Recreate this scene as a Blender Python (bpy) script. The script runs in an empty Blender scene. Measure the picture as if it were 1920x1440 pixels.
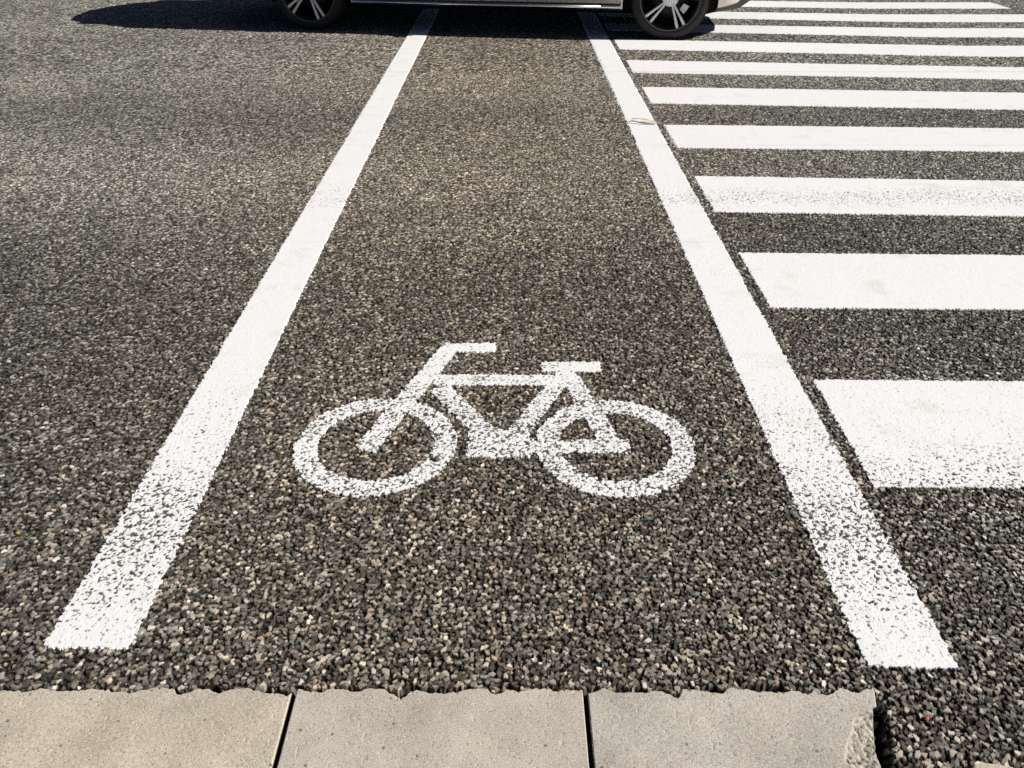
import bpy, bmesh, math, random, time
_T0 = time.time()
import numpy as np
from concurrent.futures import ThreadPoolExecutor
from mathutils import Vector, Matrix

random.seed(7)
F32 = np.float32
scene = bpy.context.scene
COL = scene.collection
R = math.radians

# ------------------------------------------------------------------ helpers
def tag(o, label=None, cat=None, group=None, kind=None):
    if label: o['label'] = label
    if cat: o['category'] = cat
    if group: o['group'] = group
    if kind: o['kind'] = kind
    return o

def link(name, me, mat=None, parent=None):
    o = bpy.data.objects.new(name, me)
    COL.objects.link(o)
    if mat is not None and me is not None:
        me.materials.clear(); me.materials.append(mat)
    if parent is not None: o.parent = parent
    return o

def empty(name, loc=(0, 0, 0), rz=0.0):
    o = bpy.data.objects.new(name, None)
    o.empty_display_size = 0.1
    COL.objects.link(o); o.location = loc; o.rotation_euler = (0, 0, rz)
    return o

def mesh_from(name, verts, faces, smooth=False):
    me = bpy.data.meshes.new(name)
    me.from_pydata([tuple(v) for v in verts], [], faces)
    me.update()
    if smooth: me.shade_smooth()
    return me

def np_mesh(name, co, quads, colors=None, smooth=False):
    me = bpy.data.meshes.new(name)
    nv, nf = len(co), len(quads)
    me.vertices.add(nv); me.vertices.foreach_set('co', np.ascontiguousarray(co, F32).ravel())
    me.loops.add(nf * 4); me.loops.foreach_set('vertex_index', np.ascontiguousarray(quads, np.int32).ravel())
    me.polygons.add(nf)
    me.polygons.foreach_set('loop_start', np.arange(0, nf * 4, 4, dtype=np.int32))
    me.update(calc_edges=True)
    if smooth: me.shade_smooth()
    else: me.shade_flat()
    if colors is not None:
        at = me.attributes.new('stone_color', 'FLOAT_COLOR', 'POINT')
        c = np.ones((nv, 4), F32); c[:, :colors.shape[1]] = colors
        at.data.foreach_set('color', c.ravel())
    return me

rng = np.random.default_rng(11)

# ---- smooth lattice noise
_LAT = rng.random((256, 256)).astype(F32)
def vnoise(x, y, scale, ox=0.0, oy=0.0):
    u = np.asarray(x, np.float64) * scale + ox; v = np.asarray(y, np.float64) * scale + oy
    iu = np.floor(u).astype(np.int64); iv = np.floor(v).astype(np.int64)
    fu = (u - iu).astype(F32); fv = (v - iv).astype(F32)
    fu = fu * fu * (3 - 2 * fu); fv = fv * fv * (3 - 2 * fv)
    a = _LAT[iu & 255, iv & 255]; b = _LAT[(iu + 1) & 255, iv & 255]
    c = _LAT[iu & 255, (iv + 1) & 255]; d = _LAT[(iu + 1) & 255, (iv + 1) & 255]
    return (a * (1 - fu) + b * fu) * (1 - fv) + (c * (1 - fu) + d * fu) * fv
def fbm(x, y, scale, ox=0.0, oct=3):
    s = 0; a = 0.5; t = 0
    for k in range(oct):
        s = s + a * vnoise(x, y, scale * 2 ** k, ox + 17.3 * k, ox * 1.7 + 5.1 * k); t += a; a *= 0.5
    return s / t

# ---- crushed-stone height field: every stone is a small faceted block, the surface is the top of the packed layer
class StoneLayer:
    def __init__(s, cell, n, seed, rmin, rmax, hmin, hmax):
        r = np.random.default_rng(seed); s.cell = cell; s.n = n; K = 5; s.K = K
        s.jx = (r.random((n, n)) * 0.86 - 0.43).astype(F32); s.jy = (r.random((n, n)) * 0.86 - 0.43).astype(F32)
        base = r.random((n, n)) * 6.283
        ang = base[None] + np.arange(K)[:, None, None] * 2 * math.pi / K + (r.random((K, n, n)) - 0.5) * 0.8
        s.ca = np.cos(ang).astype(F32); s.sa = np.sin(ang).astype(F32)
        el = 1.0 + 0.28 * np.cos(2 * (ang - (base + r.random((n, n)) * 3)[None]))
        s.R = ((rmin + (rmax - rmin) * r.random((n, n)))[None] * (0.86 + 0.28 * r.random((K, n, n))) * el).astype(F32)
        s.sl = (1.3 + 2.2 * r.random((K, n, n))).astype(F32)
        s.tx = (r.normal(0, 0.10, (n, n))).astype(F32); s.ty = (r.normal(0, 0.10, (n, n))).astype(F32)
        s.H = (hmin + (hmax - hmin) * r.random((n, n)) ** 0.55).astype(F32)
        s.id = r.random((n, n)).astype(F32)
    def eval(s, x, y):
        u = x / s.cell; v = y / s.cell
        iu = np.floor(u).astype(np.int64); iv = np.floor(v).astype(np.int64)
        fu = (u - iu).astype(F32); fv = (v - iv).astype(F32)
        best = np.full(x.shape, -1.0, F32); sid = np.zeros(x.shape, F32); side = np.zeros(x.shape, F32)
        for dj in (-1, 0, 1):
            for di in (-1, 0, 1):
                a = (iu + di) % s.n; b = (iv + dj) % s.n; q = a * s.n + b
                dx = fu - (di + 0.5 + s.jx.ravel()[q]); dy = fv - (dj + 0.5 + s.jy.ravel()[q])
                top = s.tx.ravel()[q] * dx + s.ty.ravel()[q] * dy
                m = None
                for k in range(s.K):
                    e = s.sl[k].ravel()[q] * (s.R[k].ravel()[q] - (s.ca[k].ravel()[q] * dx + s.sa[k].ravel()[q] * dy))
                    m = e if m is None else np.minimum(m, e)
                z = np.minimum(top + 0.0, m * 0.9 - 0.12)
                zz = s.H.ravel()[q] + s.cell * (z - 0.04 * np.exp(-np.abs(top - m) * 9))
                w = zz > best
                best = np.where(w, zz, best); sid = np.where(w, s.id.ravel()[q], sid)
                side = np.where(w, top - z, side)
        return best, sid, side

LA = StoneLayer(0.0094, 397, 21, 0.31, 0.56, -0.0034, 0.0004)
LB = StoneLayer(0.0062, 389, 22, 0.32, 0.54, -0.0062, -0.0014)

PAL = np.array([(.235, .215, .19), (.17, .165, .155), (.29, .27, .235), (.15, .16, .155), (.21, .18, .15),
                (.33, .30, .25), (.19, .205, .185), (.12, .115, .11), (.25, .235, .22), (.20, .185, .165),
                (.40, .37, .33), (.16, .15, .14), (.235, .20, .165), (.22, .225, .215), (.18, .17, .15), (.27, .25, .20)], F32)

def stones(x, y):
    """height, albedo of the open-graded asphalt at world points (metres)"""
    hA, iA, sA = LA.eval(x, y); hB, iB, sB = LB.eval(x + 3.33, y + 1.77)
    w = hA >= hB
    h = np.where(w, hA, hB); sid = np.where(w, iA, iB); side = np.where(w, sA, sB)
    floor_ = -0.0095 + 0.002 * vnoise(x, y, 500)
    hole = h < floor_
    h = np.maximum(h, floor_)
    k = (sid * 7919.0) % 1.0
    col = PAL[(k * len(PAL)).astype(np.int32) % len(PAL)]
    br = 0.48 + 2.6 * ((sid * 104729.0) % 1.0) ** 2.0
    col = col * br[:, None]
    pale = ((sid * 15485.0) % 1.0) > 0.966
    col = np.where(pale[:, None], np.array((.72, .68, .60), F32), col)
    # bare worn tops, bitumen-coated flanks and pits
    bit = np.clip((side - 0.015) * 7.0, 0, 1) * 0.95
    deep = np.clip((-0.0010 - h) / 0.0026, 0, 1)
    bit = np.clip(np.maximum(bit, deep), 0, 0.97); bit = np.where(hole, 0.99, bit)
    tar = np.array((.008, .0074, .0068), F32)
    col = col * (1 - bit[:, None]) + tar * bit[:, None]
    grit = 0.85 + 0.3 * vnoise(x, y, 430, 3.7)
    tone = 0.86 + 0.30 * (fbm(x, y, 0.9, 9.1) - 0.5) * 2 * 0.7
    tone = tone + 0.16 * (fbm(x, y, 6.0, 31.0) - 0.5)
    tone = tone * (1 + 0.20 * np.exp(-((y - 3.45) / 0.45) ** 2) - 0.16 * np.exp(-((y - 2.30) / 0.5) ** 2) - 0.20 * np.exp(-((y - 4.5) / 0.24) ** 2)
                   + 0.20 * np.clip((y - 3.0) / 2.5, 0, 1) + 0.12 * np.exp(-((y - 5.7) / 0.8) ** 2) - 0.15 * np.exp(-((y - 6.75) / 0.12) ** 2))      # polished wheel paths along the traffic, and lighter with distance
    tone = tone * (1 - 0.20 * np.clip((-x - 0.7) / 0.5, 0, 1) * np.clip((3.3 - y) / 0.8, 0, 1))
    lane = np.exp(-((x + 0.10) / 1.05) ** 2)               # the lane is browner than the edges
    warm = np.stack([0.97 + 0.11 * lane, 0.985 - 0.005 * lane, 0.96 - 0.07 * lane], -1)
    col = col * (grit * tone)[:, None] * warm
    h = h + 0.0016 * (fbm(x, y, 14.0, 3.0) - 0.5)
    return h.astype(F32), col.astype(F32)

POOL = ThreadPoolExecutor(4)
def stones_grid(xs, ys):
    rows = np.array_split(np.arange(len(ys)), max(1, len(xs) * len(ys) // 60000))
    def job(r):
        X, Y = np.meshgrid(xs, ys[r]); return stones(X.ravel(), Y.ravel())
    out = list(POOL.map(job, rows))
    return (np.concatenate([o[0] for o in out]).reshape(len(ys), len(xs)),
            np.concatenate([o[1] for o in out]).reshape(len(ys), len(xs), 3))

# ------------------------------------------------------------------ camera
CAM_H, PITCH, FPX = 1.161, math.atan(976 / 1510), 1510.0
cd = bpy.data.cameras.new('camera'); cam = bpy.data.objects.new('camera', cd); COL.objects.link(cam)
cam.location = (0, 0, CAM_H); cam.rotation_euler = (math.pi / 2 - PITCH, 0, 0)
cd.sensor_width = 36.0; cd.lens = 36.0 * FPX / 1920; cd.clip_start = 0.02; cd.clip_end = 4000
scene.camera = cam

# ------------------------------------------------------------------ materials
def new_mat(name):
    m = bpy.data.materials.new(name); m.use_nodes = True
    nt = m.node_tree; b = nt.nodes['Principled BSDF']
    return m, nt, b
def N(nt, t, **kw):
    n = nt.nodes.new(t)
    for k, v in kw.items(): setattr(n, k, v)
    return n
def plain(name, rgb, rough=0.5, metal=0.0, noise=0.08, nscale=30.0, coat=0.0, spec=0.5):
    m, nt, b = new_mat(name)
    tc = N(nt, 'ShaderNodeTexCoord'); nz = N(nt, 'ShaderNodeTexNoise'); nz.inputs['Scale'].default_value = nscale
    nz.inputs['Detail'].default_value = 6
    nt.links.new(tc.outputs['Object'], nz.inputs['Vector'])
    mr = N(nt, 'ShaderNodeMapRange'); mr.inputs['From Min'].default_value = 0.3; mr.inputs['From Max'].default_value = 0.7
    mr.inputs['To Min'].default_value = 1 - noise; mr.inputs['To Max'].default_value = 1 + noise
    nt.links.new(nz.outputs['Fac'], mr.inputs['Value'])
    mx = N(nt, 'ShaderNodeVectorMath', operation='SCALE'); mx.inputs[0].default_value = rgb
    nt.links.new(mr.outputs['Result'], mx.inputs['Scale']); nt.links.new(mx.outputs['Vector'], b.inputs['Base Color'])
    b.inputs['Roughness'].default_value = rough; b.inputs['Metallic'].default_value = metal
    b.inputs['Coat Weight'].default_value = coat; b.inputs['Specular IOR Level'].default_value = spec
    return m

def mat_road():
    m, nt, b = new_mat('asphalt')
    at = N(nt, 'ShaderNodeAttribute', attribute_name='stone_color')
    geo = N(nt, 'ShaderNodeNewGeometry'); nz = N(nt, 'ShaderNodeTexNoise'); nz.inputs['Scale'].default_value = 900
    nz.inputs['Detail'].default_value = 3
    nt.links.new(geo.outputs['Position'], nz.inputs['Vector'])
    mr = N(nt, 'ShaderNodeMapRange'); mr.inputs['To Min'].default_value = 0.55; mr.inputs['To Max'].default_value = 1.45
    nt.links.new(nz.outputs['Fac'], mr.inputs['Value'])
    mx = N(nt, 'ShaderNodeVectorMath', operation='SCALE')
    nt.links.new(at.outputs['Color'], mx.inputs[0]); nt.links.new(mr.outputs['Result'], mx.inputs['Scale'])
    nt.links.new(mx.outputs['Vector'], b.inputs['Base Color'])
    b.inputs['Roughness'].default_value = 0.75; b.inputs['Specular IOR Level'].default_value = 0.08
    return m
def mat_paint():
    m, nt, b = new_mat('road_paint')
    geo = N(nt, 'ShaderNodeNewGeometry')
    n1 = N(nt, 'ShaderNodeTexNoise'); n1.inputs['Scale'].default_value = 7; n1.inputs['Detail'].default_value = 8; n1.inputs['Roughness'].default_value = 0.7
    n2 = N(nt, 'ShaderNodeTexNoise'); n2.inputs['Scale'].default_value = 240; n2.inputs['Detail'].default_value = 4
    for n in (n1, n2): nt.links.new(geo.outputs['Position'], n.inputs['Vector'])
    cr = N(nt, 'ShaderNodeValToRGB'); e = cr.color_ramp.elements
    e[0].position = 0.22; e[0].color = (.75, .72, .69, 1); e[1].position = 0.46; e[1].color = (.94, .93, .92, 1)
    nt.links.new(n1.outputs['Fac'], cr.inputs['Fac'])
    mr = N(nt, 'ShaderNodeMapRange'); mr.inputs['To Min'].default_value = 0.90; mr.inputs['To Max'].default_value = 1.06
    nt.links.new(n2.outputs['Fac'], mr.inputs['Value'])
    mx = N(nt, 'ShaderNodeVectorMath', operation='SCALE')
    nt.links.new(cr.outputs['Color'], mx.inputs[0]); nt.links.new(mr.outputs['Result'], mx.inputs['Scale'])
    at = N(nt, 'ShaderNodeAttribute', attribute_name='stone_color'); wm = N(nt, 'ShaderNodeMix', data_type='RGBA')
    nt.links.new(at.outputs['Alpha'], wm.inputs[0]); nt.links.new(mx.outputs['Vector'], wm.inputs[6]); nt.links.new(at.outputs['Color'], wm.inputs[7])
    nt.links.new(wm.outputs[2], b.inputs['Base Color'])
    b.inputs['Roughness'].default_value = 0.7; b.inputs['Specular IOR Level'].default_value = 0.3
    return m
def mat_concrete(name, tint):
    m, nt, b = new_mat(name)
    geo = N(nt, 'ShaderNodeNewGeometry')
    def noise(s, d=4, r=.55):
        n = N(nt, 'ShaderNodeTexNoise'); n.inputs['Scale'].default_value = s; n.inputs['Detail'].default_value = d; n.inputs['Roughness'].default_value = r
        nt.links.new(geo.outputs['Position'], n.inputs['Vector']); return n
    def ramp(src, stops):
        cr = N(nt, 'ShaderNodeValToRGB'); e = cr.color_ramp.elements
        for i, (p, c) in enumerate(stops):
            if i > 1: e.new(p)
            e[i].position = p; e[i].color = c if len(c) == 4 else (*c, 1)
        nt.links.new(src, cr.inputs['Fac']); return cr.outputs['Color']
    def mix(mode, fac, a, c):
        x = N(nt, 'ShaderNodeMix', data_type='RGBA', blend_type=mode)
        if isinstance(fac, float): x.inputs[0].default_value = fac
        else: nt.links.new(fac, x.inputs[0])
        for i, s in ((6, a), (7, c)):
            if isinstance(s, tuple): x.inputs[i].default_value = s
            else: nt.links.new(s, x.inputs[i])
        return x.outputs[2]
    t = tint
    base = ramp(noise(9, 8, .65).outputs['Fac'], [(.28, (t[0]*.78, t[1]*.77, t[2]*.76)), (.72, (t[0]*1.12, t[1]*1.11, t[2]*1.10))])
    fine = ramp(noise(430, 5, .8).outputs['Fac'], [(.34, (.34, .33, .32)), (.60, (1.0, 1.0, 1.0))])
    c = mix('MULTIPLY', 0.85, base, fine)
    stain = ramp(noise(5.5, 6, .6).outputs['Fac'], [(.36, (.80, .775, .75)), (.56, (1.0, 1.0, 1.0))])
    c = mix('MULTIPLY', 0.45, c, stain)
    def specks(scale, lo, hi, thr):
        v = N(nt, 'ShaderNodeTexVoronoi'); v.inputs['Scale'].default_value = scale
        nt.links.new(geo.outputs['Position'], v.inputs['Vector'])
        sep = N(nt, 'ShaderNodeSeparateColor'); nt.links.new(v.outputs['Color'], sep.inputs[0])
        a = N(nt, 'ShaderNodeMath', operation='GREATER_THAN'); a.inputs[1].default_value = thr
        nt.links.new(sep.outputs[0], a.inputs[0])
        d = N(nt, 'ShaderNodeMapRange'); d.inputs['From Min'].default_value = lo; d.inputs['From Max'].default_value = hi
        d.inputs['To Min'].default_value = 1; d.inputs['To Max'].default_value = 0
        nt.links.new(v.outputs['Distance'], d.inputs['Value'])
        mm = N(nt, 'ShaderNodeMath', operation='MULTIPLY'); nt.links.new(a.outputs[0], mm.inputs[0]); nt.links.new(d.outputs['Result'], mm.inputs[1])
        return mm.outputs[0]
    c = mix('MIX', specks(330, .15, .42, .75), c, (.80, .75, .66, 1))
    c = mix('MIX', specks(260, .10, .45, .86), c, (.15, .14, .125, 1))
    c = mix('MIX', specks(95, .10, .36, .955), c, (.13, .13, .135, 1))
    # broken faces show the mottled inside of the block; joint walls are black with dirt
    at = N(nt, 'ShaderNodeAttribute', attribute_name='stone_color'); sp = N(nt, 'ShaderNodeSeparateColor'); nt.links.new(at.outputs['Color'], sp.inputs[0])
    inner = ramp(noise(130, 5, .65).outputs['Fac'], [(.38, (.06, .055, .05)), (.50, (.38, .34, .28)), (.66, (.66, .60, .51))])
    c = mix('MIX', sp.outputs[0], c, inner)
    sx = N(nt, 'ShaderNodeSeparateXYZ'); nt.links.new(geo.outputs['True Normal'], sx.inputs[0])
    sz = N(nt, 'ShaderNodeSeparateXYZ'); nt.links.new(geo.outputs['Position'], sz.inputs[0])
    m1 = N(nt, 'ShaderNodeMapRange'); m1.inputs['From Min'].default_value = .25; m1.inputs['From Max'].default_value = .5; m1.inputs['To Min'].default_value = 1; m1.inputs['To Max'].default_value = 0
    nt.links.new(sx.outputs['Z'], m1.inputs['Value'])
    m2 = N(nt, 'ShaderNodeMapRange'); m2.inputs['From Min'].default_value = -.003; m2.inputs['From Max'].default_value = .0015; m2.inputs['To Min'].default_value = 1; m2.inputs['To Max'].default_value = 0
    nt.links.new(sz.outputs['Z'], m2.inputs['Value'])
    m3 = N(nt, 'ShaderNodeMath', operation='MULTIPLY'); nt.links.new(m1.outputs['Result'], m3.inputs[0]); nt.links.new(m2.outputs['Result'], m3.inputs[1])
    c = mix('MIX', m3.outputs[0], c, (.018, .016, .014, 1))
    nt.links.new(c, b.inputs['Base Color'])
    bp = N(nt, 'ShaderNodeBump'); bp.inputs['Strength'].default_value = 0.35; bp.inputs['Distance'].default_value = 0.0008
    nt.links.new(noise(420, 4, .6).outputs['Fac'], bp.inputs['Height']); nt.links.new(bp.outputs['Normal'], b.inputs['Normal'])
    b.inputs['Roughness'].default_value = 0.85; b.inputs['Specular IOR Level'].default_value = 0.25
    return m

M_ROAD, M_PAINT = mat_road(), mat_paint()
M_GROUND = plain('ground_soil', (.09, .085, .075), 0.95, nscale=2.0, noise=.25)

# ------------------------------------------------------------------ kerb line (where the asphalt meets the concrete)
KERB_Y = 0.853
BLOCK_X = [(-1.345, -0.864), (-0.858, -0.3668), (-0.3592, 0.1178), (0.1258, 0.598)]
END_X = 0.598
def kerb_edge(x):
    """ragged front edge of the kerb blocks"""
    n = fbm(x, 0 * x, 19.0, 2.0, 5) - 0.5
    chips = np.maximum(0, fbm(x, 0 * x, 31.0, 7.7, 4) - 0.60) * 0.05
    fine = (vnoise(x, 0 * x, 210.0, 4.7, 1.1) - 0.5) * 0.0035
    return KERB_Y + 0.010 * n - chips + fine

# ------------------------------------------------------------------ road: one sheet, every stone is geometry near the camera
def cols(core, s, far):
    xs = list(np.arange(-core, core + s * 0.5, s)); d = s; x = xs[-1]; ext = []
    while x < far:
        d *= 1.5; x += d; ext.append(x)
    return np.array([-e for e in reversed(ext)] + xs + ext, np.float64)
BANDS = [  # (y0, y1, spacing, half width of the fine part)
    (0.60, 1.00, 0.00150, 1.55), (1.00, 1.42, 0.0017, 1.95), (1.42, 1.95, 0.0022, 2.35), (1.95, 2.75, 0.0029, 2.90),
    (2.75, 3.95, 0.0043, 3.7), (3.95, 5.6, 0.0064, 4.9), (5.6, 9.9, 0.0105, 7.0)]
GRIDS = []
for (y0, y1, s, core) in BANDS:
    n = max(2, int(round((y1 - y0) / s)))
    GRIDS.append((cols(core, s, 40.0), np.linspace(y0, y1, n + 1), s))
yy = [9.9]; d = 0.0105
while yy[-1] < 90:
    d *= 1.12; yy.append(yy[-1] + d)
GRIDS.append((cols(8.0, 0.03, 40.0), np.array(yy), 0.03))
yy = [0.60]; d = 0.0015                                   # towards and behind the camera, beyond the kerb
while yy[-1] > 0.2:
    d *= 1.2; yy.append(yy[-1] - d)
GRIDS.append((cols(1.30, 0.004, 40.0), np.array(yy[::-1]), 0.004))

def build_road():
    global HQ
    cos, qs, cs, base = [], [], [], 0
    for gi, (xs, ys, s) in enumerate(GRIDS):
        h, c = stones_grid(xs, ys)
        dx = np.gradient(xs); dy = np.gradient(ys)
        att = np.clip(2.2 * s / dx, 0, 1)[None, :] * np.clip(2.2 * s / np.abs(dy), 0, 1)[:, None]
        h = h * att.astype(F32)
        mean = np.array((.105, .099, .090), F32); ac = np.clip(att, 0, 1)[..., None] ** 1.5
        c = (c * ac + mean * (1 - ac)).astype(F32)
        if gi == 0:
            HQ = np.sort(h[::3, 200:-200:3].ravel())
        X, Y = np.meshgrid(xs, ys)
        GRIDS[gi] = (xs, ys, s, h.copy(), X, Y, c)
        # the asphalt sinks into the joint against the kerb blocks
        e = kerb_edge(X) + 0.003 + 0.011 * (vnoise(X, Y, 42, 1.3) - 0.25)
        rag = 0.009 * (vnoise(X, Y, 45, 8.2) - 0.5) + 0.006 * (vnoise(X, Y, 120, 4.4) - 0.5)
        inx = np.clip((END_X - 0.020 - 0.30 * np.clip(0.83 - Y, 0, .1) - X) / 0.006, 0, 1)
        iny = np.clip((e - Y + rag * 0.5) / 0.010, 0, 1)
        sink = inx * iny
        # loose, larger lumps right in front of the joint
        lump = np.exp(-((Y - e - 0.022) / 0.02) ** 2) * (X < END_X + .03)
        h = h + lump * 0.0035 * (vnoise(X, Y, 55, 6.1) - 0.35)
        h = h - 0.034 * sink
        gx = END_X + 0.002 - 0.26 * np.clip(0.85 - Y, 0, .10) + 0.012 * (vnoise(X, Y, 30, 8.2) - .5)
        gap = np.exp(-(np.maximum(X - gx, 0) / 0.017) ** 2) * np.clip((0.850 - Y) / 0.03, 0, 1) * (0.55 + 0.9 * vnoise(X, Y, 26, 2.2) + 0.9 * np.clip((.79 - Y) / .05, 0, 1))
        h = h - 0.013 * gap
        h = h - 0.010 * np.clip((0.742 - Y) / 0.02, 0, 1) * (X > END_X)
        c = c * (1 - 0.85 * np.clip(sink + gap * 0.75, 0, 1))[..., None]
        cos.append(np.stack([X.ravel(), Y.ravel(), h.ravel()], -1))
        cs.append(c.reshape(-1, 3))
        ny, nx = len(ys), len(xs)
        idx = base + np.arange(ny * nx).reshape(ny, nx)
        qs.append(np.stack([idx[:-1, :-1], idx[:-1, 1:], idx[1:, 1:], idx[1:, :-1]], -1).reshape(-1, 4))
        base += ny * nx
    me = np_mesh('road', np.concatenate(cos), np.concatenate(qs), np.concatenate(cs))
    o = link('road', me, M_ROAD)
    tag(o, 'dark open-textured asphalt road surface', kind='structure')
build_road()

gm = mesh_from('ground', [(-900, -900, -.25), (900, -900, -.25), (900, 1500, -.25), (-900, 1500, -.25)], [(0, 1, 2, 3)])
tag(link('ground', gm, M_GROUND), 'bare ground under the road', kind='structure')

# ------------------------------------------------------------------ painted markings: a paint skin lying on the stones
def quantile(h): return np.interp(h, HQ[::50], np.linspace(0, 1, len(HQ[::50]))).astype(F32)

def wear(X, Y):
    """share of the surface where the paint has gone, 0..1"""
    w = 0.014 + 0.33 * np.exp(-((Y - 1.24) / 0.19) ** 2) + 0.06 * np.exp(-((Y - 1.60) / 0.13) ** 2) * (X < .79)
    w = w + 0.20 * np.exp(-((Y - 3.22) / 0.15) ** 2) + 0.012 * np.exp(-((Y - 4.6) / 0.2) ** 2)
    w = w + 0.20 * (fbm(X, Y, 9.0, 41.0) - 0.5) * (0.10 + 2.0 * w)
    return w

def paint(name, sdf, box, wfun=wear, edge=1.0, pieces=None):
    x0, x1, y0, y1 = box
    cos, qs, fs, cl, base = [], [], [], [], 0
    for (xs, ys, s, h, X, Y, C) in GRIDS[:8]:
        i0, i1 = np.searchsorted(xs, x0 - .02), np.searchsorted(xs, x1 + .02)
        j0, j1 = np.searchsorted(ys, y0 - .02), np.searchsorted(ys, y1 + .02)
        j0 = max(0, j0 - 1); i0 = max(0, i0 - 1); i1 = min(len(xs), i1 + 1); j1 = min(len(ys), j1 + 1)
        if i1 - i0 < 2 or j1 - j0 < 2: continue
        Xs, Ys, hs, Cs = X[j0:j1, i0:i1], Y[j0:j1, i0:i1], h[j0:j1, i0:i1], C[j0:j1, i0:i1]
        d = sdf(Xs, Ys) + 0.0018 * (vnoise(Xs, Ys, 70, 5.5) - 0.5) * 2 * edge
        hq = quantile(hs)
        fl = 0.62 * vnoise(Xs, Ys * 1.25, 185, 6.6) + 0.38 * vnoise(Xs, Ys * 1.2, 390, 1.6)      # paint flakes off in small flecks
        hq = 1 / (1 + np.exp(-7.6 * (0.50 * (hq - .5) + 1.0 * (fl - .5))))
        w = wfun(Xs, Ys)
        ew = 0.0036 * edge + 0.25 * s
        big = np.clip((s - 0.0025) / 0.006, 0, 1)
        hv = hq * (1 - 0.55 * big) + 0.55 * big * 0.6
        fleck = 1 - np.clip((hv - w) / 0.10 + 0.5, 0, 1)            # worn through: the dirty stone shows
        we = np.where(d > -ew, (d + ew) / (2 * ew) * 1.15 - 0.05, -1.0)
        sft = np.clip((hv - we) / 0.07 + 0.5, 0, 1)
        plate = 0.0006 + 0.0005 * (fbm(Xs, Ys, 60, 14.0) - .5) + 0.0003 * (vnoise(Xs, Ys, 420, 3.0) - .5)   # a millimetre-thick plate of paint
        soft = np.clip(w / 0.30, 0, 1) * 0.45
        top = plate * (1 - soft) + np.maximum(hs, -0.0015) * soft + 0.0003 * s / 0.0015
        top = np.maximum(top, hs + 0.0005 + 0.0002 * s / 0.0015)
        top = top - fleck * 0.0009
        col4 = np.concatenate([Cs * 0.85 + np.array((.050, .046, .043)), fleck[..., None]], -1)
        z = top * sft + (hs - 0.0025) * (1 - sft)
        ny, nx = z.shape
        vis = sft > 0.02
        fv = vis[:-1, :-1] | vis[:-1, 1:] | vis[1:, 1:] | vis[1:, :-1]
        if not fv.any(): continue
        idx = np.arange(ny * nx).reshape(ny, nx)
        q = np.stack([idx[:-1, :-1], idx[:-1, 1:], idx[1:, 1:], idx[1:, :-1]], -1)[fv]
        if pieces:
            xc, yc = Xs.ravel()[q].mean(1), Ys.ravel()[q].mean(1)
            fs.append(np.argmin(np.stack([p(xc, yc) for _, p in pieces]), 0))
        used, inv = np.unique(q, return_inverse=True)
        cl.append(col4.reshape(-1, 4)[used]); cos.append(np.stack([Xs.ravel(), Ys.ravel(), z.ravel()], -1)[used]); qs.append(inv.reshape(-1, 4) + base)
        base += len(used)
    co, qs, cl = np.concatenate(cos), np.concatenate(qs), np.concatenate(cl)
    if not pieces: return link(name, np_mesh(name, co, qs, cl), M_PAINT)
    root = empty(name, (0, (y0 + y1) / 2, 0)); fs = np.concatenate(fs)
    co = co - np.array([0, (y0 + y1) / 2, 0])
    for k, (pn, _) in enumerate(pieces):
        used, inv = np.unique(qs[fs == k], return_inverse=True)
        link(pn, np_mesh(pn, co[used], inv.reshape(-1, 4), cl[used]), M_PAINT, root)
    return root

def poly_sdf(pts):
    """signed distance to a convex polygon (counter-clockwise)"""
    P = [np.array(p, float) for p in pts]; E = []
    for a, b in zip(P, P[1:] + P[:1]):
        t = (b - a) / np.linalg.norm(b - a); E.append((a, (t[1], -t[0])))
    def f(X, Y):
        d = None
        for a, n in E:
            e = (X - a[0]) * n[0] + (Y - a[1]) * n[1]
            d = e if d is None else np.maximum(d, e)
        return d
    return f

o = paint('lane_line', poly_sdf([(-.828, .940), (-.675, .938), (-.700, 12), (-.852, 12)]), (-.86, -.66, .93, 12))
tag(o, 'white line edging the cycle lane on the side away from the zebra crossing', 'road line', 'solid lines edging the cycle lane')
o = paint('lane_line', poly_sdf([(.611, .900), (.768, .896), (.756, 12), (.612, 12)]), (.6, .78, .88, 12))
tag(o, 'white line running between the bicycle symbol and the zebra crossing stripes', 'road line', 'solid lines edging the cycle lane')

STR = [  # (near left, far left, near right, far right) distances of each stripe along the road
    (1.375, 1.818, 1.366, 1.803), (2.233, 2.656, 2.214, 2.632), (3.055, 3.491, 3.010, 3.440), (3.913, 4.322, 3.822, 4.235),
    (4.780, 5.182, 4.62, 5.03), (5.590, 5.985, 5.40, 5.78), (6.392, 6.783, 6.155, 6.55), (7.20, 7.55, 6.93, 7.32),
    (7.94, 8.30, 7.66, 8.06), (8.66, 9.05, 8.43, 8.82), (9.40, 9.80, 9.2, 9.6)]
SL = ['broadest front zebra stripe, closest to the kerb, its near edge flecked with wear',
      'clean solid zebra stripe, second from the kerb, just beyond the broadest one',
      'zebra stripe speckled all over by tyre wear, third from the kerb',
      'zebra stripe beginning right beside the dry leaf on the lane line, fourth from the kerb',
      'fifth zebra stripe from the kerb, first one beyond the stripe beside the leaf',
      'sixth zebra stripe from the kerb, two stripes short of the car wheel',
      'seventh zebra stripe from the kerb, its end touching the shadow below the car wheel',
      'zebra stripe emerging from just behind the car wheel tyre, eighth from the kerb',
      'ninth zebra stripe from the kerb, under the car front bumper',
      'farthest fully visible zebra stripe, ending in a slanted tip by the top edge',
      'last zebra stripe beyond the car, at the very top edge']
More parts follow.
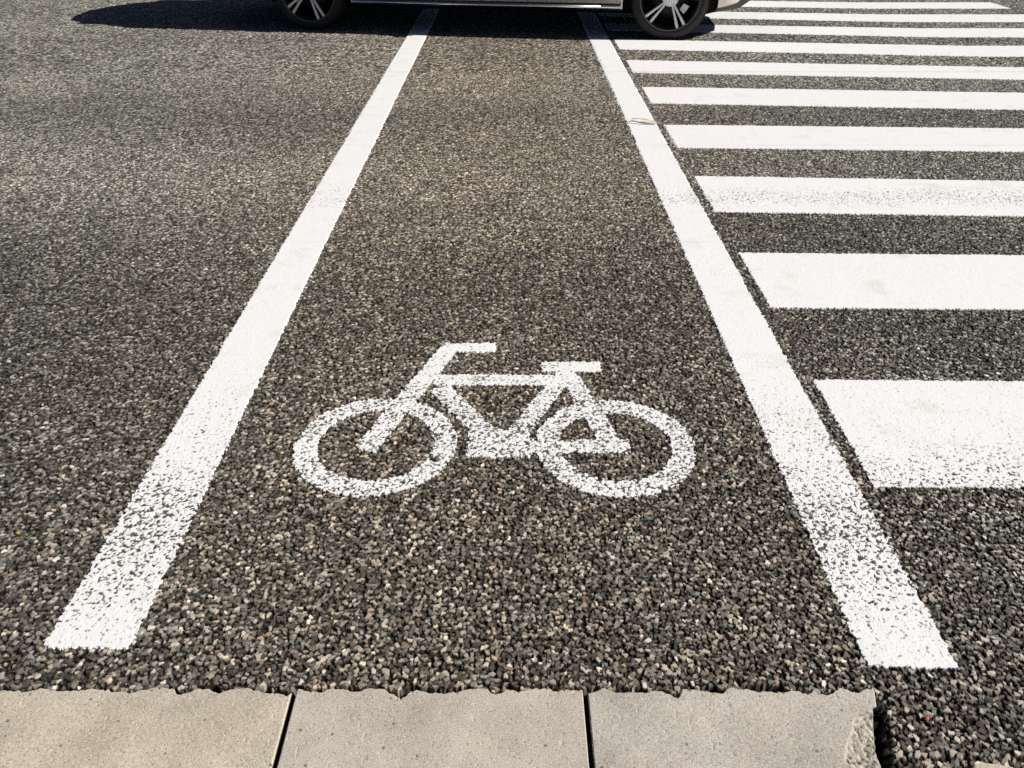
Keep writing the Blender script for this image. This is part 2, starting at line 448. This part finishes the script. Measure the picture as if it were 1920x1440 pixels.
for k, (a, b, c, e) in enumerate(STR):
    xl, xr, xm = .8045 - .001 * k, 4.755, 2.6 if k > 2 else 1.9
    sa, sb = (c - a) / (xm - xl), (e - b) / (xm - xl)
    if k > 2: sa *= .8; sb *= .8
    def f(X, Y, a=a, b=b, xl=xl, xr=xr, sa=sa, sb=sb):
        tx = np.minimum(X - xl, 2.6)
        lo = a + sa * tx; hi = b + sb * tx
        return np.maximum(np.maximum(lo - Y, Y - hi), np.maximum(xl - X, X - xr))
    o = paint('zebra_stripe', f, (xl - .01, xr + .01, min(a, c) - .3, b + .02))
    tag(o, SL[k], 'road marking', 'zebra crossing stripes')

# bicycle symbol: measured strokes on the road plane
def seg(ax, ay, bx, by, w):
    L = math.hypot(bx - ax, by - ay); ux, uy = (bx - ax) / L, (by - ay) / L
    def f(X, Y):
        t = (X - ax) * ux + (Y - ay) * uy; n = (X - ax) * -uy + (Y - ay) * ux
        return np.maximum(np.abs(n) - w / 2, np.maximum(-t, t - L))
    return f
def ring(cx, cy, rx, ry, w):
    def f(X, Y):
        k = np.hypot((X - cx) / rx, (Y - cy) / ry)
        return np.abs(k - 1) * (rx + ry) / 2 - w / 2
    return f

def union(*fs):
    def f(X, Y):
        d = fs[0](X, Y)
        for g in fs[1:]: d = np.minimum(d, g(X, Y))
        return d
    return f
sy_handle = union(seg(-0.1935, 1.9885, -0.0472, 1.9885, 0.050), seg(-0.3485, 1.5112, -0.1757, 1.9960, 0.055))
sy_saddle = seg(0.0806, 1.8840, 0.2432, 1.8840, 0.053)
sy_frame = union(seg(-0.2114, 1.8173, 0.1143, 1.8173, 0.053), seg(-0.1913, 1.7781, -0.0381, 1.5341, 0.055),
                 seg(0.1512, 1.8632, 0.0051, 1.5638, 0.049), seg(0.1504, 1.8495, 0.2364, 1.5341, 0.052),
                 seg(0.0000, 1.5257, 0.2798, 1.5257, 0.052), seg(-0.1056, 1.5362, 0.0420, 1.5362, 0.107))
sy_front = ring(-0.325, 1.536, 0.166, 0.165, 0.054)
sy_rear = ring(0.245, 1.530, 0.161, 0.162, 0.056)
def sym_wear(X, Y):
    w = 0.08 + 0.23 * np.clip((1.84 - Y) / 0.12, 0, 1) + 0.16 * (fbm(X, Y, 12.0, 55.0) - 0.5)
    return w
o = paint('bicycle_symbol', union(sy_handle, sy_saddle, sy_frame, sy_front, sy_rear), (-.55, .46, 1.30, 2.05), sym_wear, 1.0,
          [('handlebar', sy_handle), ('saddle', sy_saddle), ('frame', sy_frame), ('wheel', sy_front), ('wheel', sy_rear)])
tag(o, 'white painted bicycle pictogram flecked with wear, in the middle of the cycle lane', 'road marking')

# ------------------------------------------------------------------ kerb blocks
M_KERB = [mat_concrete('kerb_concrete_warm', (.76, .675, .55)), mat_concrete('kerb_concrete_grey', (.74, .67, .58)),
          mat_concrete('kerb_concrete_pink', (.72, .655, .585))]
def kerb_block(x0, x1, y0, edge_f, z0, mat, label, broken=False, s=0.0018, group='concrete kerb blocks along the road edge'):
    nx = int((x1 - x0) / s); us = np.linspace(x0, x1, nx + 1); nv = 230
    tv = np.linspace(0, 1, nv + 1); tv = 1 - (1 - tv) ** 1.25
    e = edge_f(us)
    X = np.repeat(us[None], nv + 1, 0); Y = y0 + (e[None] - y0) * tv[:, None]
    if broken:                                            # the end leans in towards the camera
        lean = np.clip((0.85 - Y) / 0.10, 0, 1) * 0.026 - 0.006 * (Y > .82)
        X = X - lean * np.clip((X - (x1 - .25)) / .25, 0, 1) ** 2
    z = z0 + 0.0008 * (fbm(X, Y, 30, 3.3) - .5) + 0.00012 * (vnoise(X, Y, 330, 2.2) - .5)
    pits = np.clip(vnoise(X, Y, 210, 12.1) - 0.80, 0, 1) * 5; z = z - 0.0009 * pits
    de = e[None] - Y; dl = np.minimum(X - X[:, :1], X[:, -1:] - X)
    chip = np.clip(0.016 * (vnoise(X, Y, 48, 21.5) - 0.25) - de, 0, 0.02)
    z = z - np.minimum(chip * (0.8 + 1.4 * vnoise(X, Y, 150, 4.1)), .012)
    rr = 0.0015 + 0.004 * np.clip(vnoise(0 * X, Y, 50, 9.3 + x0 * 3) - .55, 0, 1)
    z = z - np.clip(1 - dl / rr, 0, 1) ** 2 * rr * 0.9
    scar = np.zeros_like(z)
    if broken:
        b = X - (x1 - 0.024 - 0.052 * np.clip((0.815 - Y) / .09, 0, 1) + 0.014 * (vnoise(X, Y, 60, 1.9) - .5)) + 0.012
        b = b * np.clip((0.822 - Y) / .03, 0, 1)
        scar = np.clip(b / 0.006, 0, 1)
        z = z - scar * (0.0015 + np.clip(b, 0, .06) * 0.30 + 0.011 * (fbm(X, Y, 70, 8.8, 4) - .42))
    co = np.stack([X, Y, z], -1); ny, nxx = z.shape
    idx = np.arange(ny * nxx).reshape(ny, nxx)
    q = [np.stack([idx[:-1, :-1], idx[:-1, 1:], idx[1:, 1:], idx[1:, :-1]], -1).reshape(-1, 4)]
    per = np.concatenate([idx[0, :-1], idx[:-1, -1], idx[-1, :0:-1], idx[:0:-1, 0]])
    pc = co.reshape(-1, 3)[per]; low = pc.copy(); low[:, 2] = -0.10
    n0 = ny * nxx; m = len(per); k = np.arange(m); k2 = (k + 1) % m
    q.append(np.stack([per[k], n0 + k, n0 + k2, per[k2]], -1))
    sc = np.concatenate([scar.ravel(), np.zeros(m)])[:, None] * np.ones(3)
    me = np_mesh('kerb_block', np.concatenate([co.reshape(-1, 3), low]), np.concatenate(q), sc, smooth=False)
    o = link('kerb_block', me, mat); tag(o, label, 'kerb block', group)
    return o
KL = [None, 'warm beige concrete kerb block in the bottom left corner, single joint on its right',
      'concrete kerb block in the middle, between the two dark joints',
      'greyish concrete kerb block with the broken crumbling right end']
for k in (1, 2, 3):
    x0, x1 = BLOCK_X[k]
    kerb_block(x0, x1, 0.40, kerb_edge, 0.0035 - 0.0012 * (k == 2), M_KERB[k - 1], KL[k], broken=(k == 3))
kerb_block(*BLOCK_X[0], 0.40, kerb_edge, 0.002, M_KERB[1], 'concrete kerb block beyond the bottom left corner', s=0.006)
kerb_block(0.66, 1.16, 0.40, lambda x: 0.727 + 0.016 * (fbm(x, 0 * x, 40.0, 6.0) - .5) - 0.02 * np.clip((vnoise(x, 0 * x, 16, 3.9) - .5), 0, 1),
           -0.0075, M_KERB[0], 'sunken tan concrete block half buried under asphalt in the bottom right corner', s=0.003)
pv = mesh_from('pavement', [(-30, -12, -.004), (30, -12, -.004), (30, .395, -.004), (-30, .395, -.004)], [(0, 1, 2, 3)])
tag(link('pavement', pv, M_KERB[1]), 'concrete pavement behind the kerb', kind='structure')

# ------------------------------------------------------------------ car
M_BODY = plain('champagne_paint', (.90, .83, .71), 0.32, 0.0, 0.03, 60, coat=0.6)
M_TRIM = plain('bright_trim', (.80, .80, .78), 0.16, 1.0, 0.02)
M_BLACK = plain('black_plastic', (.010, .010, .010), 0.6, 0, 0.2)
M_RUBBER = plain('tyre_rubber', (.017, .015, .013), 0.72, 0, 0.35, 40)
M_RIM = plain('silver_alloy', (.90, .90, .88), 0.25, 0.35, 0.04)
M_EDGE = plain('rim_lip', (.16, .155, .15), 0.4, 0.6, 0.06)
M_DARKRIM = plain('rim_barrel', (.012, .012, .012), 0.6, 0.0, 0.1)
M_DISC = plain('brake_steel', (.012, .012, .012), 0.6, 0.0, 0.1, 80)
M_GLASS = plain('tinted_glass', (.012, .014, .015), 0.05, 0, 0.02, coat=1.0)
M_LAMP = plain('clear_lamp', (.75, .76, .78), 0.08, 0.2, 0.02, coat=1.0)
M_RED = plain('red_lamp', (.35, .01, .012), 0.12, 0, 0.05, coat=1.0)

car = empty('passenger_car', (-0.095, 7.82, 0), R(-8.6))
tag(car, 'champagne silver car with twin-spoke alloy wheels standing across the cycle lane', 'car')
WB, RW, RT, HW = 1.45, 0.232, 0.300, 0.875

def smooth(t): t = max(0, min(1, t)); return t * t * (3 - 2 * t)
def lerp(a, b, t): return a + (b - a) * t
def prof(x, pts):
    for (xa, va), (xb, vb) in zip(pts, pts[1:]):
        if x <= xb: return lerp(va, vb, smooth((x - xa) / (xb - xa)) if xb > xa else 0)
    return pts[-1][1]
def pl(x, pts): return float(np.interp(x, [p[0] for p in pts], [p[1] for p in pts]))
XR, XF = -2.46, 2.34
def section(x):
    # plan taper at both ends
    t = max(0, (x - 1.55) / (XF - 1.55)) if x > 0 else max(0, (-x - 1.75) / (-XR - 1.75))
    k = math.sqrt(max(0.0, 1 - min(1, t) ** 2.6 * (0.62 if x > 0 else 0.45)))
    w = HW * k
    zs = pl(x, [(-2.36, .33), (-1.9, .24), (-1.75, .215), (1.72, .212), (1.80, .232), (2.05, .265), (2.34, .45)])
    belt = pl(x, [(-2.36, .96), (-1.8, .98), (1.0, .93), (1.8, .80), (2.34, .62)])
    roof = prof(x, [(-2.46, 1.00), (-2.42, 1.12), (-2.12, 1.43), (-.6, 1.53), (.25, 1.48), (1.15, 1.01), (1.9, .90), (2.25, .74), (2.34, .66)])
    roof = max(roof, belt + .02)
    cab = smooth((roof - belt - .06) / .45)
    wr = lerp(w - .05, pl(x, [(-2.4, .52), (-2.0, .57), (-1.35, .655), (-.4, .70), (.6, .68)]), cab)
    zb = zs; arch = False
    for xw in (-WB, WB):
        d = abs(x - xw)
        if d < .362: zb = max(zb, RT + math.sqrt(.362 ** 2 - d * d)); arch = True
    lo = zb if arch else zs
    mid = max(.56, lo + .06)
    zu = max(.145, zs - .066)
    p = [(0, zu), (.56 * k, zu - .004), (.57 * k, max(zu, zb - .01) if arch else zu), (w - .075, max(lo - .005, zu - .004)), (w - .030, lo), (w - .018, lo + .012),
         (w - .004, max(.42, lo + .03)), (w, mid), (w + .004, max(.78, mid + .03) if belt > .85 else lerp(mid, belt, .6)), (w - .014, belt), (w - .022, belt + .012),
         (lerp(w - .03, wr, .5), lerp(belt, roof, .45)), (wr + .02, lerp(belt, roof, .86)), (wr - .05, lerp(belt, roof, .955)),
         (wr * .55, lerp(belt, roof, .99)), (0, roof)]
    return p
xs_c = sorted(set([round(v, 4) for v in list(np.arange(XR, XF + .001, .06)) + [XF]] +
                  [round(xw + .362 * math.sin(a), 4) for xw in (-WB, WB) for a in np.linspace(-math.pi / 2, math.pi / 2, 33)] +
                  [round(xw + sgn * .3625, 4) for xw in (-WB, WB) for sgn in (-1, 1)]))
SEC = [section(x) for x in xs_c]; NP = len(SEC[0])
def bow(x, y):
    t = (abs(y) / HW) ** 2.2                                # both ends of the car are rounded in plan
    return x + (0.36 * (abs(y) / HW) ** 1.7 * smooth((-x - 1.75) / .55) if x < 0 else -0.24 * t * smooth((x - 1.80) / .5))
def car_patch(name, mat, pred, off=0.0, parent=None, sides=(-1, 1), thick=False):
    """the faces of the car's skin picked by pred(x, band), as a mesh of their own"""
    bm = bmesh.new(); cache = {}
    def V(i, j, s):
        y, z = SEC[i][j]; key = (i, j, s if y > 1e-6 else 0)
        if key not in cache: cache[key] = bm.verts.new((bow(xs_c[i], y), s * y, z))
        return cache[key]
    for s in sides:
        for i in range(len(xs_c) - 1):
            xm = (xs_c[i] + xs_c[i + 1]) / 2
            for j in range(NP - 1):
                if not pred(xm, j): continue
                a, b, c, d = V(i, j, s), V(i + 1, j, s), V(i + 1, j + 1, s), V(i, j + 1, s)
                vs = [a, b, c, d] if s > 0 else [d, c, b, a]
                u = []
                for v in vs:
                    if v not in u: u.append(v)
                if len(u) > 2:
                    try: bm.faces.new(u)
                    except ValueError: pass
    bm.normal_update()
    if off:
        for v in bm.verts: v.co += v.normal * off
    me = bpy.data.meshes.new(name); bm.to_mesh(me); bm.free(); me.shade_smooth()
    return link(name, me, mat, parent or car)
def is_side_glass(x, j):
    return j in (10, 11) and (-2.0 < x < -1.12 or -1.02 < x < -.02 or .08 < x < .62)
def is_screen(x, j): return (j >= 13 and .28 < x < 1.05) or (j >= 13 and -2.30 < x < -2.06)
is_glass = lambda x, j: is_side_glass(x, j) or is_screen(x, j)
car_patch('body', M_BODY, lambda x, j: j >= 4 and not is_glass(x, j))
car_patch('underbody', M_BLACK, lambda x, j: j < 4)
for a, b in ((-2.0, -1.12), (-1.02, -.02), (.08, .62)):
    for s in (-1, 1):
        car_patch('window', M_GLASS, lambda x, j, a=a, b=b: is_side_glass(x, j) and a < x < b, -.004, sides=(s,))
car_patch('windscreen', M_GLASS, lambda x, j: is_screen(x, j) and x > 0, -.004)
car_patch('rear_window', M_GLASS, lambda x, j: is_screen(x, j) and x < 0, -.004)
for x in (XR, XF):                                          # close the two ends
    bm = bmesh.new(); i = 0 if x == XR else len(xs_c) - 1
    r = [bm.verts.new((bow(x, y), y, z)) for y, z in SEC[i][3:]] + [bm.verts.new((bow(x, y), -y, z)) for y, z in reversed(SEC[i][3:-1])]
    bm.faces.new(r if x == XF else r[::-1])
    me = bpy.data.meshes.new('bumper'); bm.to_mesh(me); bm.free(); link('bumper', me, M_BODY, car)

def box_mesh(name, boxes, mat, parent, bevel=0.0):
    bm = bmesh.new()
    for (x0, x1, y0, y1, z0, z1) in boxes:
        r = bmesh.ops.create_cube(bm, size=1)
        for v in r['verts']:
            v.co = Vector((lerp(x0, x1, v.co.x + .5), lerp(y0, y1, v.co.y + .5), lerp(z0, z1, v.co.z + .5)))
    if bevel: bmesh.ops.bevel(bm, geom=list(bm.edges), offset=bevel, segments=2, affect='EDGES')
    me = bpy.data.meshes.new(name); bm.to_mesh(me); bm.free(); me.shade_smooth() if bevel else None
    return link(name, me, mat, parent)

# doors: skins a few millimetres proud of the body, with a dark shut line below them, and the bright sill strip
def door(x0, x1, s):
    bm = bmesh.new(); zz = [.246, .252, .30, .42, .56, .70, .84, .925]; nx = 16; rows = []
    for z in zz:
        row = []
        for i in range(nx + 1):
            x = lerp(x0, x1, i / nx)
            for xw in (-WB, WB):
                lim = math.sqrt(max(0, .385 ** 2 - (z - RT) ** 2)) if abs(z - RT) < .385 else 0
                if lim and abs(x - xw) < lim: x = xw + lim * (1 if xw < 0 else -1)
            y = HW + float(np.interp(z, [.24, .26, .42, .56, .78, .93], [-.012, .001, .003, .006, .009, -.008]))
            row.append(bm.verts.new((x, s * y, z)))
        rows.append(row)
    for a, b in zip(rows, rows[1:]):
        for i in range(nx):
            f = [a[i], a[i + 1], b[i + 1], b[i]]; bm.faces.new(f if s < 0 else f[::-1])
    r = bmesh.ops.solidify(bm, geom=list(bm.faces), thickness=0.012)
    me = bpy.data.meshes.new('door'); bm.to_mesh(me); bm.free()
    d = link('door', me, M_BODY, car)
    hx = x0 + .16
    box_mesh('handle', [(hx, hx + .17, s * (HW + .012) - .014, s * (HW + .012) + .014, .80, .83)], M_TRIM, d, .006)
for s in (-1, 1):
    door(-1.085, -.02, s); door(-.008, 1.075, s)
    box_mesh('sill_trim', [(-1.07, 1.07, min(s * (HW - .012), s * (HW + .004)), max(s * (HW - .012), s * (HW + .004)), .214, .239)], M_TRIM, car, .004)
    box_mesh('shut_line', [(-1.075, 1.075, min(s * (HW - .03), s * (HW - .004)), max(s * (HW - .03), s * (HW - .004)), .238, .26)], M_BLACK, car)
    mir = box_mesh('mirror', [(.52, .62, min(s * .84, s * .93), max(s * .84, s * .93), .94, 1.06)], M_BODY, car, .03)
    box_mesh('headlight', [(2.0, 2.24, min(s * .44, s * .70), max(s * .44, s * .70), .64, .76)], M_LAMP, car, .03)
    box_mesh('taillight', [(-2.36, -2.26, min(s * .55, s * .74), max(s * .55, s * .74), .78, 1.02)], M_RED, car, .02)
box_mesh('axle', [(-WB - .05, -WB + .05, -.60, .60, .22, .30)], M_BLACK, car)
box_mesh('axle', [(WB - .05, WB + .05, -.60, .60, .22, .30)], M_BLACK, car)

def lathe(name, profile, seg, mat, parent, closed=True):
    """profile of (radius, y) spun about the wheel axis (local y)"""
    bm = bmesh.new(); rings = []
    for k in range(seg):
        a = 2 * math.pi * k / seg
        rings.append([bm.verts.new((r * math.cos(a), y, r * math.sin(a))) for r, y in profile])
    n = len(profile)
    for k in range(seg):
        A, B = rings[k], rings[(k + 1) % seg]
        for j in range(n if closed else n - 1):
            bm.faces.new([A[j], A[(j + 1) % n], B[(j + 1) % n], B[j]])
    bmesh.ops.recalc_face_normals(bm, faces=list(bm.faces))
    me = bpy.data.meshes.new(name); bm.to_mesh(me); bm.free(); me.shade_smooth()
    return link(name, me, mat, parent)

def make_wheel():
    w = empty('wheel'); w.parent = car
    # outer face looks along -y
    tyre = [(RW, -.010), (RW + .010, -.016), (RW + .030, -.014), (RT - .022, -.004), (RT - .006, .010), (RT, .028), (RT, .068), (RT - .004, .070), (RT - .004, .078), (RT, .080), (RT, .122), (RT - .004, .124), (RT - .004, .132), (RT, .134),
            (RT, .178), (RT - .008, .196), (RT - .03, .204), (RW, .196)]
    lathe('tyre', tyre, 72, M_RUBBER, w)
    lathe('rim_edge', [(RW + .001, -.013), (RW + .001, .02), (RW - .007, .03), (RW - .010, .006), (RW - .006, -.011)], 72, M_EDGE, w)
    lathe('barrel', [(RW - .008, .008), (RW - .02, .06), (RW - .03, .19), (RW - .026, .19), (RW - .004, .06)], 48, M_DARKRIM, w)
    lathe('brake_disc', [(.03, .095), (.150, .095), (.150, .115), (.03, .115)], 48, M_DISC, w)
    lathe('back_plate', [(.0, .150), (RW - .025, .150), (RW - .025, .160), (.0, .160)], 48, M_BLACK, w, closed=False)
    bm = bmesh.new()
    # hub and five V-shaped twin spokes
    def blade(a0, a1, r0, r1, w0, w1, y0, y1, th):
        p0 = Vector((r0 * math.cos(a0), y0, r0 * math.sin(a0))); p1 = Vector((r1 * math.cos(a1), y1, r1 * math.sin(a1)))
        pm = p0.lerp(p1, .55); pm.y -= .004
        ring = []
        for p, ww in ((p0, w0), (pm, lerp(w0, w1, .35)), (p1, w1)):
            t = (p1 - p0).normalized(); n = Vector((-t.z, 0, t.x)).normalized()
            ring.append([bm.verts.new(p + n * ww / 2 + Vector((0, .003, 0))), bm.verts.new(p + n * ww * .28 - Vector((0, .002, 0))), bm.verts.new(p - n * ww * .28 - Vector((0, .002, 0))), bm.verts.new(p - n * ww / 2 + Vector((0, .003, 0))),
                         bm.verts.new(p - n * ww * .4 + Vector((0, th, 0))), bm.verts.new(p + n * ww * .4 + Vector((0, th, 0)))])
        for A, B in zip(ring, ring[1:]):
            for k in range(6): bm.faces.new([A[k], A[(k + 1) % 6], B[(k + 1) % 6], B[k]])
        bm.faces.new(ring[0][::-1]); bm.faces.new(ring[-1])
    for k in range(5):
        a = 2 * math.pi * k / 5
        for s in (-1, 1):
            blade(a + s * .13, a + s * .125, .045, RW - .006, .015, .025, .004, .002, .026)
    seg = 40; prof_ = [(0, -.002), (.026, -.004), (.030, .002), (.058, .004), (.064, .012), (.064, .05), (0, .05)]
    rings = []
    for k in range(seg):
        a = 2 * math.pi * k / seg; rings.append([bm.verts.new((r * math.cos(a), y, r * math.sin(a))) for r, y in prof_[1:-1]])
    for k in range(seg):
        A, B = rings[k], rings[(k + 1) % seg]
        for j in range(len(A) - 1): bm.faces.new([A[j], A[j + 1], B[j + 1], B[j]])
    bm.faces.new([r[0] for r in rings])
    bmesh.ops.recalc_face_normals(bm, faces=list(bm.faces))
    me = bpy.data.meshes.new('rim'); bm.to_mesh(me); bm.free(); link('rim', me, M_RIM, w)
    return w
def copy_part(o):
    c = o.copy(); COL.objects.link(c); c.parent = car
    for ch in list(o.children):
        g = ch.copy(); COL.objects.link(g); g.parent = c
    return c
w0 = make_wheel()
def calip(w, sgn):
    bm = bmesh.new(); pts = []
    for k in range(9):
        a = R(-47 + k * 3.0) if sgn > 0 else R(180 + 47 - k * 3.0)
        for r in (.115, .160):
            for y in (.056, .115): pts.append(bm.verts.new((r * math.cos(a), y, r * math.sin(a))))
    bmesh.ops.convex_hull(bm, input=pts)
    me = bpy.data.meshes.new('brake_caliper'); bm.to_mesh(me); bm.free(); link('brake_caliper', me, M_RIM, w)
spots = [(WB, -1, 64), (-WB, -1, 66), (WB, 1, 20), (-WB, 1, 40)]
wheels = [w0] + [copy_part(w0) for _ in range(3)]
for w, (x, s, ang) in zip(wheels, spots):
    w.location = (x, s * .852, RT - .001); w.rotation_mode = 'XYZ'
    w.rotation_euler = (0, 0, 0) if s < 0 else (0, 0, math.pi)
    for ch in w.children:
        if ch.name.split('.')[0] == 'rim': ch.rotation_euler = (0, R(ang), 0)
for w, (x, s, a) in zip(wheels, spots): calip(w, 1 if x > 0 else -1)

# ------------------------------------------------------------------ litter
M_LEAF = plain('dry_leaf_tan', (.62, .43, .30), 0.75, 0, 0.2, 120)
M_LEAF2 = plain('dry_leaf_pale', (.70, .58, .44), 0.75, 0, 0.15, 120)
def blade_mesh(name, p0, p1, width, lift, curl, n=14):
    p0, p1 = Vector(p0), Vector(p1); t = (p1 - p0).normalized(); nrm = Vector((-t.y, t.x, 0)); V, Fc = [], []
    for i in range(n + 1):
        u = i / n; p = p0.lerp(p1, u); w = width * (math.sin(math.pi * min(1, u * .92 + .06)) ** .7)
        z = p.z + lift * math.sin(math.pi * u) ** 1.2
        c = nrm * (.006 * math.sin(u * 5))
        for k, q in enumerate((-1, 0, 1)):
            V.append(p + c + nrm * w / 2 * q + Vector((0, 0, z - p.z + (curl if q else 0) + .001 * math.sin(u * 17 + k))))
        if i:
            b = (i - 1) * 3
            Fc += [(b, b + 1, b + 4, b + 3), (b + 1, b + 2, b + 5, b + 4)]
    return mesh_from(name, V, Fc, True)
lf = link('dry_leaf', blade_mesh('dry_leaf', (.783, 4.318, .006), (.600, 4.345, .005), .012, .006, .003), M_LEAF)
tag(lf, 'dry tan leaf with a narrow double blade lying across the lane line', 'leaf')
l2 = link('blade', blade_mesh('blade', (.770, 4.326, .010), (.640, 4.402, .008),   .026, .006, .003), M_LEAF2, lf)
st = blade_mesh('stem', (.775, 4.315, .008), (.815, 4.335, .006), .006, .002, .001, 6); link('stem', st, M_LEAF, lf)
fr = link('leaf_fragment', blade_mesh('leaf_fragment', (.468, 4.395, .006), (.525, 4.352, .006), .022, .006, .005, 8), M_LEAF)
tag(fr, 'small curled scrap of tan leaf on the asphalt inside the lane line', 'leaf')

def pebble(x, y, z, sx, sy, sz, rz, rgb, label, name='pebble'):
    bm = bmesh.new(); bmesh.ops.create_icosphere(bm, subdivisions=3, radius=1)
    ph = random.random() * 9
    for v in bm.verts:
        k = 1 + .13 * math.sin(3.1 * v.co.x + ph) + .12 * math.sin(4.3 * v.co.y + 2 * ph) + .08 * math.sin(5 * v.co.z + ph)
        v.co = Vector((v.co.x * sx * k, v.co.y * sy * k, v.co.z * sz * k))
    me = bpy.data.meshes.new(name); bm.to_mesh(me); bm.free(); me.shade_smooth()
    o = link(name, me, plain(name + '_stone', rgb, .75, 0, .3, 260)); o.location = (x, y, z); o.rotation_euler = (0, 0, rz)
    return tag(o, label, 'pebble')
pebble(-.173, 1.471, .0045, .0095, .006, .0045, R(-40), (.17, .14, .11), 'smooth brown pebble lying on the front wheel ring of the bicycle symbol')
pebble(-.541, 1.497, .001, .006, .0045, .004, .3, (.50, .42, .12), 'yellowish pebble in the asphalt just left of the bicycle symbol')
pebble(-1.020, 1.229, .0005, .004, .003, .003, .8, (.50, .36, .05), 'tiny bright yellow pebble in the asphalt by the left edge of the picture')
pebble(.6697, .799, .001, .0042, .0032, .0025, .5, (.60, .13, .04), 'tiny orange red chip in the asphalt right of the broken kerb end')

M_MOSS = plain('moss_green', (.075, .10, .025), .9, 0, .4, 200)
bm = bmesh.new(); rr = random.Random(4)
for k in range(420):
    y = .60 + .16 * rr.random() ** .7; x = .1217 + rr.uniform(-.0032, .0032); z = -.008 + rr.uniform(-.004, .0035); a = rr.random() * 6.3
    l = rr.uniform(.0012, .003); d = Vector((math.cos(a), math.sin(a), rr.uniform(.3, 1.4))).normalized() * l; n = Vector((-math.sin(a), math.cos(a), 0)) * l * .35
    p = Vector((x, y, z)); bm.faces.new([bm.verts.new(p - n), bm.verts.new(p + n), bm.verts.new(p + d)])
me = bpy.data.meshes.new('moss'); bm.to_mesh(me); bm.free()
tag(link('moss', me, M_MOSS), 'green moss growing in the kerb joint', 'moss', kind='stuff')

# ------------------------------------------------------------------ light
SUN_AZ, SUN_EL = -4.0, 39.0                                   # azimuth from +X towards +Y
w = bpy.data.worlds.new('World'); scene.world = w; w.use_nodes = True
nt = w.node_tree; bg = nt.nodes['Background']
sky = nt.nodes.new('ShaderNodeTexSky'); sky.sky_type = 'NISHITA'; sky.sun_disc = False
sky.sun_elevation = R(SUN_EL); sky.sun_rotation = R(90 - SUN_AZ); sky.air_density = 0.38; sky.dust_density = 0.3; sky.ozone_density = 1.0
nt.links.new(sky.outputs[0], bg.inputs['Color']); bg.inputs['Strength'].default_value = 0.05
sd = bpy.data.lights.new('sun', 'SUN'); sd.energy = 5.0; sd.angle = R(0.53); sd.color = (1.0, .965, .90)
so = bpy.data.objects.new('sun', sd); COL.objects.link(so)
v = Vector((math.cos(R(SUN_AZ)) * math.cos(R(SUN_EL)), math.sin(R(SUN_AZ)) * math.cos(R(SUN_EL)), math.sin(R(SUN_EL))))
so.rotation_euler = v.to_track_quat('Z', 'Y').to_euler(); so.location = v * 30

scene.view_settings.view_transform = 'Standard'; scene.view_settings.look = 'None'
scene.view_settings.exposure = 0; scene.view_settings.gamma = 1
scene.cycles.use_denoising = False; scene.cycles.caustics_reflective = False; scene.cycles.caustics_refractive = False
scene.cycles.max_bounces = 6; scene.cycles.diffuse_bounces = 3
